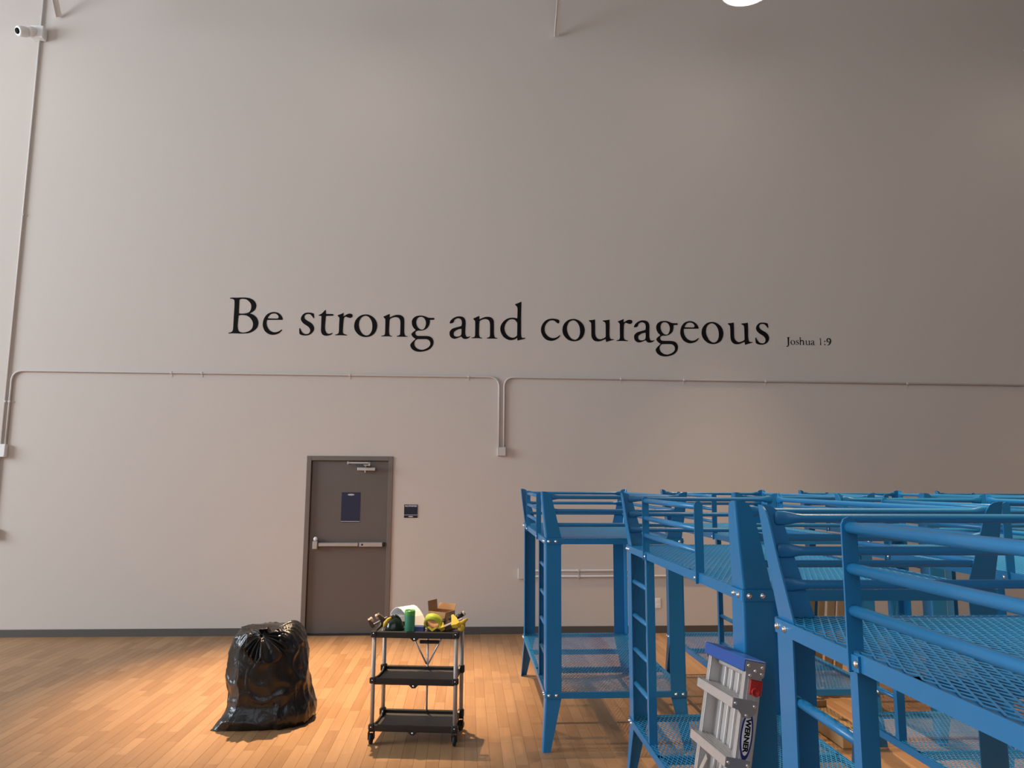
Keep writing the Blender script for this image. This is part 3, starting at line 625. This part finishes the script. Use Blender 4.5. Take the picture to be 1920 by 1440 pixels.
# ------------------------------------------------------------------ stepladder leaning on the bunk
def make_ladder():
    # local axes: ex = front (towards -X), ey = along the steps (towards the photographer), ez = up the leaning rails
    t = thing('stepladder', (0.705, -6.275, 0.014), (0, 0, 0), 'folded aluminium stepladder with a blue top leaning on a blue bunk post', 'stepladder')
    ez = Vector((0.1967, 0.0709, 1.0)).normalized(); ey = Vector((0, -1, 0)); ey = (ey - ez*ey.dot(ez)).normalized(); ex = ey.cross(ez)
    X = Matrix(((ex.x, ey.x, ez.x, 0), (ex.y, ey.y, ez.y, 0), (ex.z, ey.z, ez.z, 0), (0, 0, 0, 1)))
    H, Wd = 1.183, 0.366
    for k, (y, s) in enumerate(((0.0, 1), (Wd, -1))):
        m = MB(); yo = y; yi = y+s*0.030
        a, b = sorted((yo, yo+s*0.004)); m.bbox(-0.058, 0.0, a, b, 0, H, 0.001, X)          # web
        a, b = sorted((yo, yi)); m.bbox(-0.003, 0.0, a, b, 0, H, 0.001, X); m.bbox(-0.058, -0.055, a, b, 0, H, 0.001, X)   # flanges
        a, b = sorted((yo-s*0.002, yo)); m.box(-0.045, -0.038, a, b, 0, H, X); m.box(-0.020, -0.013, a, b, 0, H, X)
        a, b = sorted((yi-s*0.008, yi-s*0.004)); m.box(0, 0.0015, a, b, 0, H, X)
        r = m.build('side_rail', 'alu', t)
        fm = MB(); a, b = sorted((yo-s*0.004, yo+s*0.034)); fm.bbox(-0.062, 0.004, a, b, -0.012, 0.05, 0.004, X); fm.build('rubber_foot', 'rubber', r)
    pan = MB(); pan.box(-0.050, -0.047, 0.004, Wd-0.004, 0.10, H, X)
    for y in (0.085, 0.150, 0.215, 0.285):
        pan.bbox(-0.047, -0.036, y-0.006, y+0.006, 0.10, H-0.05, 0.002, X)
    pan.bbox(-0.047, -0.030, 0.03, Wd-0.03, H-0.055, H, 0.003, X)
    pan.build('ribbed_panel', 'alu', t)
    for k in range(5):
        z = 1.060 - 0.183*k
        m = MB(); m.bbox(-0.045, 0.030, 0.004, Wd-0.004, z-0.005, z, 0.001, X); m.bbox(0.027, 0.031, 0.004, Wd-0.004, z-0.030, z, 0.001, X)
        for q in range(5): m.box(-0.03+q*0.014, -0.026+q*0.014, 0.006, Wd-0.006, z, z+0.0014, X)
        st = m.build('step', 'alu', t)
        for y in (-0.004, Wd+0.001):
            MB().prism([(-0.050, z+0.004), (0.030, z+0.004), (0.030, z-0.028), (0.010, z-0.032), (-0.006, z-0.052), (-0.030, z-0.052), (-0.050, z-0.032)], y, y+0.003, lambda u, v, h: X @ Vector((u, h, v))).build('gusset', 'steel', st)
        rv = MB()
        for u, v in ((-0.042, z-0.012), (0.022, z-0.012), (-0.018, z-0.044)):
            rv.lathe([(0.006, 0), (0.005, 0.003), (0, 0.004)], 8, X @ Matrix.Translation((u, Wd+0.004, v)) @ Matrix.Rotation(R(-90), 4, 'X'))
        tag(rv.build('rivets', 'chrome', st), kind='stuff')
    # diagonal brace below the second step
    MB().bbox(0.002, 0.006, 0.0, 0.022, 0.0, 0.16, 0.001, X @ Matrix.Translation((0, 0.02, 0.70)) @ Matrix.Rotation(R(-38), 4, 'X')).build('step_brace', 'alu', t)
    # blue top with metal end brackets
    cp = MB(); cp.bbox(-0.060, 0.010, -0.012, Wd+0.012, H-0.002, H+0.010, 0.003, X); cp.bbox(0.004, 0.014, -0.012, Wd+0.012, H-0.032, H+0.010, 0.003, X); cp.bbox(-0.062, -0.055, -0.012, Wd+0.012, H-0.032, H+0.010, 0.003, X)
    cap = cp.build('top_cap', 'capblue', t)
    for y in (-0.015, Wd+0.0125): b_ = MB().prism([(-0.058, H+0.004), (0.008, H+0.004), (0.008, H-0.026), (-0.006, H-0.050), (-0.045, H-0.050), (-0.058, H-0.038)], y, y+0.0025, lambda u, v, h: X @ Vector((u, h, v))).build('end_bracket', 'steel', cap)
    rv = MB()
    for u, v in ((-0.048, H-0.010), (-0.002, H-0.010), (-0.026, H-0.024), (-0.048, H-0.030), (-0.010, H-0.040)):
        rv.lathe([(0.006, 0), (0.005, 0.003), (0, 0.0045)], 8, X @ Matrix.Translation((u, Wd+0.015, v)) @ Matrix.Rotation(R(-90), 4, 'X'))
    tag(rv.build('rivets', 'chrome', b_), kind='stuff')
    lk = MB().bbox(-0.060, -0.018, Wd+0.0005, Wd+0.007, H-0.100, H-0.053, 0.002, X).build('red_latch', 'red', t)
    MB().lathe([(0.0, 0.0), (0.014, 0.0), (0.014, 0.006), (0.009, 0.006), (0.009, 0.002), (0, 0.002)], 16, X @ Matrix.Translation((-0.038, Wd+0.006, H-0.090)) @ Matrix.Rotation(R(-90), 4, 'X')).build('latch_eye', 'red', lk)
    # oval maker's label
    def oval(a, b, y0, y1): return MB().prism([(a*math.cos(2*math.pi*k/40), b*math.sin(2*math.pi*k/40)) for k in range(40)], y0, y1, lambda u, v, h: X @ Vector((-0.028+u, h, 0.955+v)))
    lb = oval(0.0205, 0.076, Wd+0.0022, Wd+0.0028).build('label', 'labelnavy', t)
    oval(0.0155, 0.062, Wd+0.0027, Wd+0.0032).build('label_field', 'labelwhite', lb)
    fr = X @ Matrix.Translation((-0.028, Wd+0.0036, 0.955)) @ Matrix(((0, -1, 0, 0), (0, 0, 1, 0), (-1, 0, 0, 0), (0, 0, 0, 1)))
    text_mesh('label_lettering', 'WERNER', 0.0235, 'ink', lb, fr, 0.0003, 1.08, 0.0010)
    return t
make_ladder()

# ------------------------------------------------------------------ pallet and lumber behind the bunks
t = thing('wooden_pallet', (3.045, -2.62, 0.0205), (R(-4), R(8), R(3)), 'narrow bare pine pallet standing upright in the gap between back row bunks', 'pallet')
for k in range(4): MB().bbox(-0.160+k*0.0925, -0.160+k*0.0925+0.060, -0.018, 0.0, 0.0, 0.92, 0.002).build('slat', 'pallet', t)
for z in (0.06, 0.46, 0.86): MB().bbox(-0.160, 0.178, 0.0005, 0.070, z-0.02, z+0.02, 0.003).build('stringer', 'lumber', t)
for k in range(2): MB().bbox(-0.150+k*0.22, -0.150+k*0.22+0.075, 0.0705, 0.086, 0.0, 0.92, 0.002).build('back_slat', 'pallet', t)
t = thing('lumber_board', (2.68, -3.55, 0.0), (0, 0, 0), 'wide pine board lying on the floor under the back row of bunks', 'board')
MB().bbox(-0.11, 0.10, -0.36, 0.62, 0.0005, 0.09, 0.004).build('plank_body', 'lumber', t)
t = thing('wood_block', (2.72, -3.22, 0.0905), (0, 0, R(8)), 'short pine block sitting on the board under the bunks', 'block')
MB().bbox(-0.045, 0.045, -0.07, 0.07, 0, 0.05, 0.004).build('block_body', 'lumber', t)

# ------------------------------------------------------------------ rubbish bag
def make_bag():
    t = thing('rubbish_bag', (-1.452, -3.10, 0.0), (0, 0, 0), 'full shiny black plastic rubbish bag tied at the top, on the floor', 'rubbish bag')
    # outline seen from the front: z, left, right (metres from the base centre)
    prof = [(0.000, -0.290, 0.285), (0.02, -0.300, 0.302), (0.06, -0.300, 0.318), (0.11, -0.290, 0.318), (0.17, -0.286, 0.296), (0.25, -0.302, 0.276), (0.34, -0.312, 0.258), (0.43, -0.314, 0.244), (0.52, -0.308, 0.228), (0.59, -0.292, 0.212), (0.64, -0.268, 0.196), (0.675, -0.225, 0.165), (0.695, -0.165, 0.118), (0.702, -0.09, 0.062)]
    N = 144; rings = []
    nz = 72
    def at(s):
        f = s*(len(prof)-1); i = min(int(f), len(prof)-2); u = f-i
        p0, p1, p2, p3 = prof[max(i-1, 0)], prof[i], prof[i+1], prof[min(i+2, len(prof)-1)]
        return [0.5*(2*b + (c-a)*u + (2*a-5*b+4*c-d)*u*u + (3*b-a-3*c+d)*u**3) for a, b, c, d in zip(p0, p1, p2, p3)]
    kx, ky = -0.045, -0.125                               # where the neck is tied
    for i in range(nz+1):
        s = i/nz; z, l, r = at(s); cx, hx = (l+r)/2, (r-l)/2; hy = hx*0.86; ring = []
        top = max(0.0, (s-0.60)/0.40); low = max(0.0, 1-s/0.36)**1.25
        for k in range(N):
            a = 2*math.pi*k/N; ca, sa = math.cos(a), math.sin(a)
            e = 0.82; x = cx + hx*math.copysign(abs(ca)**e, ca); y = hy*math.copysign(abs(sa)**e, sa); zz = z
            nx = Vector((x*2.6, y*2.6, z*2.2))
            ridge = 1-abs(noise.noise(nx*2.3 + Vector((3, 1, 2))))*2
            fine = 1-abs(noise.noise(Vector((x*9, y*9, z*5+4))))*2
            rd2 = 1-abs(noise.noise(Vector((x*6+y*3, y*6-x*2, z*3.2))))*2
            d = 0.018*noise.noise(nx*1.3) + 0.016*max(0, ridge)**3 + 0.011*max(0, rd2)**4 + 0.005*max(0, fine)**3
            # gathers running up to the knot
            ang = math.atan2(y-ky, x-kx); pl = math.cos(ang*13 + 2.2*math.sin(ang*3)+5*noise.noise(Vector((ca*1.4, sa*1.4, 1.0))))
            d += 0.020*top*(1-2*abs(pl)**0.7)*(1-0.4*max(0, top-0.8)/0.2)
            x += ca*d; y += sa*d
            # slumped corner at the front left
            w = max(0.0, math.cos(a-R(222)))**8*low
            x += -0.125*w; y += -0.070*w
            # collapse inwards near the top towards the knot, with a sunken saddle on the front
            q = max(0.0, (s-0.86)/0.14); x = x*(1-0.35*q)+kx*0.35*q; y = y*(1-0.35*q)+ky*0.35*q
            sag = math.exp(-(((x-kx)/0.12)**2+((y-ky)/0.12)**2))*top
            zz -= 0.050*sag; zz += 0.022*top*noise.noise(Vector((x*7, y*7, 2)))
            rh = math.exp(-(((x-0.13)/0.07)**2+((y-0.02)/0.1)**2))*top; zz += 0.030*rh
            ring.append(Vector((x, y, max(zz, 0.001) if i else 0.001)))
        rings.append(ring)
    m = MB(); m.loft(rings, caps=False)
    c0 = Vector((kx, ky*0.7, 0.668)); n0 = len(m.v)
    base = (nz)*N
    m.v.append(tuple(c0)); 
    for k in range(N): m.f.append([base+k, base+(k+1) % N, n0]); m.sm.append(True)
    m.add(rings[0], [tuple(range(N))[::-1]])
    m.build('bag_body', 'bag', t)
    # tied neck: a tight twist with loose ears
    kn = MB(); rings = []
    for i in range(15):
        s = i/14; rr = 0.052*(1-s)**2 + 0.014 + 0.030*max(0, s-0.55)
        ring = []
        for k in range(36):
            a = 2*math.pi*k/36; r2 = rr*(1+0.30*math.cos(7*a+s*4)); ring.append(Vector((kx+r2*math.cos(a), ky-0.03-0.05*s+r2*math.sin(a)*0.8, 0.635+0.085*s-0.05*max(0, s-0.6))))
        rings.append(ring)
    kn.loft(rings); kn.build('knot', 'bag', t)
    def ear(name, ang, ln, wd, drop):
        e = MB(); rows = []
        for i in range(9):
            s = i/8; row = []
            for j in range(9):
                v = j/8-0.5; wv = wd*(0.15+s)*(1-0.45*s*s)
                x = kx + math.cos(ang)*ln*s - math.sin(ang)*v*wv; y = ky-0.075 + math.sin(ang)*ln*s + math.cos(ang)*v*wv
                z = 0.695 + 0.02*math.sin(s*3) - drop*s*s + 0.014*math.cos(j*2.4)*s
                row.append(Vector((x, y, z)))
            rows.append(row)
        lo = [[q - Vector((0, 0, 0.0015)) for q in row] for row in rows]
        vs = [q for row in rows for q in row] + [q for row in lo for q in row]; F = []
        for i in range(8):
            for j in range(8):
                a = i*9+j; F.append((a, a+1, a+10, a+9)); F.append((81+a, 81+a+9, 81+a+10, 81+a+1))
        for i in range(8): a = i*9; F.append((a, a+9, 81+a+9, 81+a)); a += 8; F.append((a, 81+a, 81+a+9, a+9))
        for j in range(8): F.append((j, 81+j, 82+j, j+1)); a = 72+j; F.append((a, a+1, 82+a, 81+a))
        e.add(vs, F, True); e.build('loose_end', 'bag', t)
    # ruffle of gathered plastic fanning out below the knot
    C = Vector((kx, ky-0.105, 0.645)); ax = Vector((0.08, -0.60, 0.80)).normalized(); U = Vector((1, 0, 0)); V = ax.cross(U).normalized(); U = V.cross(ax)
    rows = []; NA, NR = 120, 12
    for i in range(NR+1):
        s = i/NR; row = []
        for k in range(NA):
            a = 2*math.pi*k/NA; dn = -(V.z*math.sin(a))        # >0 where it hangs down
            ln = 0.095 + 0.095*max(0, -(U*math.cos(a)+V*math.sin(a)).z) + 0.075*max(0, math.cos(a))**2 + 0.018*noise.noise(Vector((math.cos(a)*3, math.sin(a)*3, 5)))
            rr = 0.012 + ln*s; pl = 1-2*abs(math.cos(a*6.5+1.3*math.sin(3*a)))
            q = C + (U*math.cos(a)+V*math.sin(a))*rr + ax*(0.012 - 0.34*rr*s + 0.034*pl*s)
            q.z -= 0.010*s*s; row.append(q)
        rows.append(row)
    e = MB(); back = [[q - ax*0.0015 for q in r] for r in rows]
    e.loft(rows, caps=False); e.loft(back, caps=False); e.loft([rows[-1], back[-1]], caps=False); e.loft([rows[0], back[0]], caps=False)
    e.build('gathered_ruffle', 'bag', t)
    return t
make_bag()

# ------------------------------------------------------------------ folding cart
CART = (-0.330, -3.530, 0.0); CROT = R(-6.8)
def make_cart():
    t = thing('folding_cart', CART, (0, 0, CROT), 'black three shelf folding cart with silver legs and castors', 'cart')
    LX, LYq = 0.288, 0.165
    for x in (-LX, LX):
        for y in (-LYq, LYq):
            MB().tube([(x, y, 0.088), (x, y, 0.735 if y < 0 else 0.775)], 0.0145, 14).build('leg', 'cartleg', t)
    def tray(z, hx):
        m = MB(); m.bbox(-hx, hx, -0.158, 0.158, z-0.034, z-0.022, 0.003)
        bev = 0.003
        m.bbox(-hx-0.012, hx+0.012, -0.182, -0.160, z-0.044, z, 0.005)                       # front lip
        m.bbox(-hx-0.012, hx+0.012, 0.160, 0.182, z-0.044, z+0.004, 0.005)                   # rear lip
        # side lips with a stepped dip
        for s in (-1, 1):
            poly = [(-0.165, z-0.036), (0.165, z-0.036), (0.165, z+0.018), (0.130, z+0.014), (0.105, z+0.002), (0.05, z-0.010), (-0.05, z-0.012), (-0.120, z-0.004), (-0.165, z)]
            x0 = s*(hx+0.0); m.prism(poly, min(x0, x0+s*0.012), max(x0, x0+s*0.012), lambda u, v, h: (h, u, v))
        o = m.build('shelf', 'black', t)
        MB().box(-hx+0.012, hx-0.012, -0.150, 0.150, z-0.0215, z-0.019).build('shelf_mat', 'shelf', o)
        for x in (-LX, LX):
            for y in (-LYq, LYq): MB().bbox(x-0.022, x+0.022, y-0.022, y+0.022, z-0.038, z+0.016 if y > 0 else z+0.004, 0.007).build('corner_clamp', 'black', o)
        hg = MB(); hg.prism([(-0.040, z-0.034), (0.040, z-0.034), (0.012, z-0.062), (-0.012, z-0.062)], -0.186, -0.172, lambda u, v, h: (u, h, v)); hg.build('hinge_boss', 'black', o)
        MB().lathe([(0.007, 0), (0.006, 0.003), (0, 0.004)], 10, Matrix.Translation((0, -0.186, z-0.048)) @ Matrix.Rotation(R(90), 4, 'X')).build('hinge_pin', 'chrome', o)
        sc = MB()
        for x in (-LX, LX):
            sc.lathe([(0.005, 0), (0.004, 0.003), (0, 0.0035)], 8, Matrix.Translation((x, -0.187, z-0.014)) @ Matrix.Rotation(R(90), 4, 'X'))
        tag(sc.build('clamp_screws', 'chrome', o), kind='stuff')
    tray(0.748, 0.298); tray(0.435, 0.270); tray(0.127, 0.270)
    # brace work at the back
    MB().tube([(0.035, 0.168, 0.09), (0.035, 0.168, 0.735)], 0.0075, 8).build('brace_rod', 'alu', t)
    for s in (-1, 1): MB().tube([(0.035+s*0.006, 0.160, 0.455), (0.035+s*0.130, 0.150, 0.690)], 0.0065, 8).build('folding_strut', 'alu', t)
    MB().bbox(-0.025, 0.125, 0.146, 0.158, 0.600, 0.626, 0.005).build('release_handle', 'black', t)
    for x in (-LX, LX):
        for y in (-LYq, LYq):
            w_ = MB(); rot = Matrix.Translation((x, y-0.012, 0.036)) @ Matrix.Rotation(R(90 if x < 0 or y < 0 else 60), 4, 'Z') @ Matrix.Rotation(R(90), 4, 'X')
            w_.lathe([(0.0, -0.011), (0.026, -0.011), (0.034, -0.009), (0.036, 0.0), (0.034, 0.009), (0.026, 0.011), (0, 0.011)], 22, rot)
            c = w_.build('castor', 'rubber', t)
            f = MB(); f.bbox(x-0.020, x-0.015, y-0.030, y+0.016, 0.030, 0.082, 0.002); f.bbox(x+0.015, x+0.020, y-0.030, y+0.016, 0.030, 0.082, 0.002); f.bbox(x-0.020, x+0.020, y-0.020, y+0.018, 0.080, 0.090, 0.003)
            f.build('castor_fork', 'black', c)
make_cart()
TR = Matrix.Translation(CART) @ Matrix.Rotation(CROT, 4, 'Z')
TZ = 0.7292                         # surface of the top shelf mat
def on_cart(name, x, y, rot, label, cat, z=TZ, group=None):
    q = TR @ Vector((x, y, z)); return thing(name, q, (rot[0], rot[1], rot[2]+CROT), label, cat, group)
# tumbler
t = on_cart('tumbler', -0.050, -0.112, (0, 0, 0), 'tall green tumbler standing on the cart', 'cup')
MB().lathe([(0.0, 0), (0.034, 0), (0.0355, 0.004), (0.0365, 0.118), (0.0365, 0.122)], 28).build('cup_body', 'green', t)
MB().lathe([(0.0366, 0.1205), (0.0372, 0.124), (0.0372, 0.146), (0.0345, 0.155), (0.031, 0.150), (0.030, 0.142), (0.0, 0.140)], 28).build('lid', 'greenlid', t)
# curled brochure
t = on_cart('curled_paper', -0.098, 0.085, (0, 0, R(-38)), 'white sheets of paper curled over on the cart behind the green tumbler', 'paper')
def sheet(pts, y0, y1, th, name, m):
    n = len(pts); rows = []
    g = MB(); out = []
    for i, (x, z) in enumerate(pts):
        a, b = pts[max(i-1, 0)], pts[min(i+1, n-1)]; dx, dz = b[0]-a[0], b[1]-a[1]; L = math.hypot(dx, dz) or 1; out.append((x-dz/L*th, z+dx/L*th))
    poly = pts + out[::-1]
    vs = [(x, y0, z) for x, z in poly] + [(x, y1, z) for x, z in poly]; k = len(poly)
    F = [(i, (i+1) % k, k+(i+1) % k, k+i) for i in range(k)] + [(i, i+1, k-2-i, k-1-i) for i in range(n-1)] + [(k+i, 2*k-1-i, 2*k-2-i, k+i+1) for i in range(n-1)]
    g.add(vs, F, False); return g.build(name, m, t)
pts = [(0.130, 0.012), (0.105, 0.045), (0.075, 0.085), (0.040, 0.118), (0.005, 0.138), (-0.030, 0.146), (-0.062, 0.140), (-0.090, 0.122), (-0.112, 0.100), (-0.118, 0.090), (-0.110, 0.080), (-0.085, 0.078), (-0.050, 0.080), (-0.01, 0.075)]
sheet(pts, -0.075, 0.075, 0.004, 'cover_sheet', 'paper')
sheet([(0.140, 0.002), (0.10, 0.016), (0.06, 0.018), (0.01, 0.012)], -0.07, 0.06, 0.003, 'under_sheet', 'paper')
# dark green rounded case
t = on_cart('safety_helmet', -0.168, -0.062, (0, 0, R(15)), 'shiny dark green rounded helmet lying on the cart behind the tumbler', 'helmet'); t.scale = (0.76, 0.76, 0.92)
hp = MB(); rings = []
for i in range(13):
    a = R(90*i/12); rings.append([Vector((0.088*math.cos(a)*math.cos(2*math.pi*k/32)*(1+0.04*math.cos(4*math.pi*k/32)), 0.080*math.cos(a)*math.sin(2*math.pi*k/32), 0.004+0.108*math.sin(a)*(1-0.05*math.cos(6*math.pi*k/32)*math.cos(a)))) for k in range(32)])
hp.loft(rings[:-1]); hp.build('shell', 'darkgreen', t)
MB().lathe([(0.088, 0), (0.102, 0.001), (0.104, 0.004), (0.090, 0.009)], 32).build('brim', 'darkgreen', t)
for s in (-1, 0, 1): MB().tube([(0.075*math.cos(R(q)), s*0.022, 0.012+0.104*math.sin(R(q))) for q in range(15, 170, 12)], 0.005, 8).build('crown_rib', 'darkgreen', t)
# bar clamps (two kinds)
def clamp(name, x, y, z, rot, label, body, pad, bar_len, scale=1.0):
    t = on_cart(name, x, y, rot, label, 'clamp', z, 'bar clamps on the cart'); t.scale = (scale,)*3
    MB().bbox(0, bar_len, -0.006, 0.006, 0.0, 0.018, 0.002).build('bar', 'steel', t)
    j = MB(); j.prism([(0.0, -0.008), (0.030, -0.008), (0.034, 0.04), (0.024, 0.085), (0.006, 0.090), (-0.004, 0.04)], -0.013, 0.013, lambda u, v, h: (u, h, v)); a = j.build('fixed_jaw', body, t)
    MB().bbox(0.024, 0.046, -0.016, 0.016, 0.052, 0.092, 0.005).build('pad', pad, a)
    j = MB(); j.prism([(0.085, -0.030), (0.125, -0.046), (0.150, -0.040), (0.140, -0.008), (0.135, 0.03), (0.115, 0.088), (0.098, 0.090), (0.094, 0.03)], -0.014, 0.014, lambda u, v, h: (u, h, v)); b_ = j.build('sliding_jaw', body, t)
    MB().bbox(0.074, 0.096, -0.016, 0.016, 0.052, 0.092, 0.005).build('pad', pad, b_)
    MB().tube([(0.12, 0, -0.03), (0.17, 0, -0.034), (0.205, 0, -0.020)], [0.012, 0.013, 0.009], 10).build('trigger', body, b_)
clamp('bar_clamp', -0.330, -0.085, 0.758, (R(30), R(-28), R(12)), 'grey and tan bar clamp hanging over the left end of the cart', 'greybrown', 'tan', 0.16, 0.80)
t = on_cart('screwdriver', -0.212, -0.142, (0, R(-35), R(20)), 'small yellow handled screwdriver propped up beside the dark helmet on the cart', 'screwdriver', 0.806)
MB().tube([(-0.03, 0, -0.02), (-0.01, 0, -0.004), (0.02, 0, 0.004), (0.045, 0, 0.002)], [0.009, 0.014, 0.012, 0.006], 12).build('grip', 'yellow', t)
MB().tube([(-0.075, 0, -0.048), (-0.03, 0, -0.02)], 0.004, 8).build('shank', 'steel', t)
# carton and card
t = on_cart('small_carton', 0.012, -0.085, (0, 0, R(-4)), 'small dark blue carton on the cart right of the tumbler', 'carton')
MB().bbox(-0.035, 0.040, -0.030, 0.030, 0.004, 0.042, 0.002).build('box_body', 'bluecard', t)
MB().bbox(-0.033, 0.060, -0.060, 0.0, 0.0, 0.0035, 0.0008).build('white_card', 'paper', t)
# open cardboard box
t = on_cart('cardboard_box', 0.150, 0.062, (0, 0, R(-24)), 'open brown cardboard box with raised flap on the cart', 'box')
bx = MB(); A, B, Hh, th = 0.076, 0.060, 0.125, 0.003
bx.box(-A, A, -B, B, 0, th); bx.box(-A, A, -B, -B+th, th, Hh); bx.box(-A, A, B-th, B, th, Hh); bx.box(-A, -A+th, -B+th, B-th, th, Hh); bx.box(A-th, A, -B+th, B-th, th, Hh)
bx.build('box_body', 'card', t)
fl = MB(); fl.box(-B, B, 0, th, 0, 0.070, Matrix.Translation((-A+0.0015, 0, Hh)) @ Matrix.Rotation(R(-6), 4, 'Y') @ Matrix.Rotation(R(90), 4, 'Z')); fl.build('flap', 'card', t)
fl = MB(); fl.box(-A+0.004, A-0.004, -0.062, 0, -th/2, th/2, Matrix.Translation((0, -B+0.001, Hh)) @ Matrix.Rotation(R(72), 4, 'X')); fl.build('flap', 'card', t)
fl = MB(); fl.box(-A+0.004, A-0.004, 0, 0.05, -th/2, th/2, Matrix.Translation((0, B-0.001, Hh)) @ Matrix.Rotation(R(55), 4, 'X')); fl.build('flap', 'card', t)
# lime tape roll standing on its edge and a tape measure in front
t = on_cart('tape_roll', 0.112, -0.090, (R(128), 0, R(-6)), 'lime yellow roll of tape propped against the cardboard box on the cart', 'tape roll', 0.800)
MB().lathe([(0.048, -0.024), (0.062, -0.024), (0.062, 0.024), (0.048, 0.024), (0.048, -0.024)], 40, caps=False).build('tape', 'lime', t)
MB().lathe([(0.045, -0.024), (0.0478, -0.024), (0.0478, 0.024), (0.045, 0.024), (0.045, -0.024)], 40, caps=False).build('core', 'card', t)
t = on_cart('tape_measure', 0.120, -0.128, (0, 0, R(-8)), 'black and yellow tape measure on the cart in front of the lime tape roll', 'tape measure')
MB().bbox(-0.042, 0.042, -0.022, 0.022, 0, 0.034, 0.009).build('case', 'black', t)
v = MB(); v.prism([(-0.036, 0.046), (-0.024, 0.052), (0.0, 0.036), (0.026, 0.050), (0.036, 0.044), (0.004, 0.020), (-0.004, 0.020)], -0.024, -0.008, lambda a, b, h: (a, h, b)); v.build('yellow_grip', 'yellow', t)
# tan board and yellow clamp on the right
t = on_cart('scrap_board', 0.215, -0.050, (0, R(-24), R(6)), 'thin tan board tilted across the right end of the cart', 'board', 0.782)
MB().bbox(-0.095, 0.080, -0.045, 0.040, 0, 0.008, 0.002).build('board_body', 'tan', t)
clamp('bar_clamp', 0.170, -0.125, 0.757, (R(-66), R(-24), R(4)), 'yellow and black bar clamp lying across the right end of the cart', 'yellow', 'black', 0.17, 1.0)
t = on_cart('caulking_gun', 0.195, -0.072, (0, R(-32), R(6)), 'black handled tool with tan tip poking up at the right end of the cart', 'hand tool', 0.775)
MB().tube([(0.0, 0, 0), (0.10, 0, 0)], [0.014, 0.015], 14).build('barrel', 'greybrown', t)
MB().tube([(0.095, 0, 0), (0.150, 0, 0)], 0.0165, 14).build('handle', 'black', t)
MB().tube([(0.150, 0, 0), (0.163, 0, 0), (0.166, 0, 0)], [0.016, 0.016, 0.012], 14).build('end_cap', 'tan', t)
t = on_cart('yellow_knob', 0.318, -0.128, (R(70), 0, R(10)), 'yellow round knob hooked at the front right corner of the cart', 'knob', 0.772)
MB().lathe([(0.0, -0.012), (0.022, -0.011), (0.026, 0.0), (0.022, 0.011), (0.0, 0.012)], 24).build('knob_body', 'yellow', t)
MB().tube([(0.01, 0.015, 0), (0.035, 0.055, 0)], [0.012, 0.008], 10).build('stem', 'yellow', t)
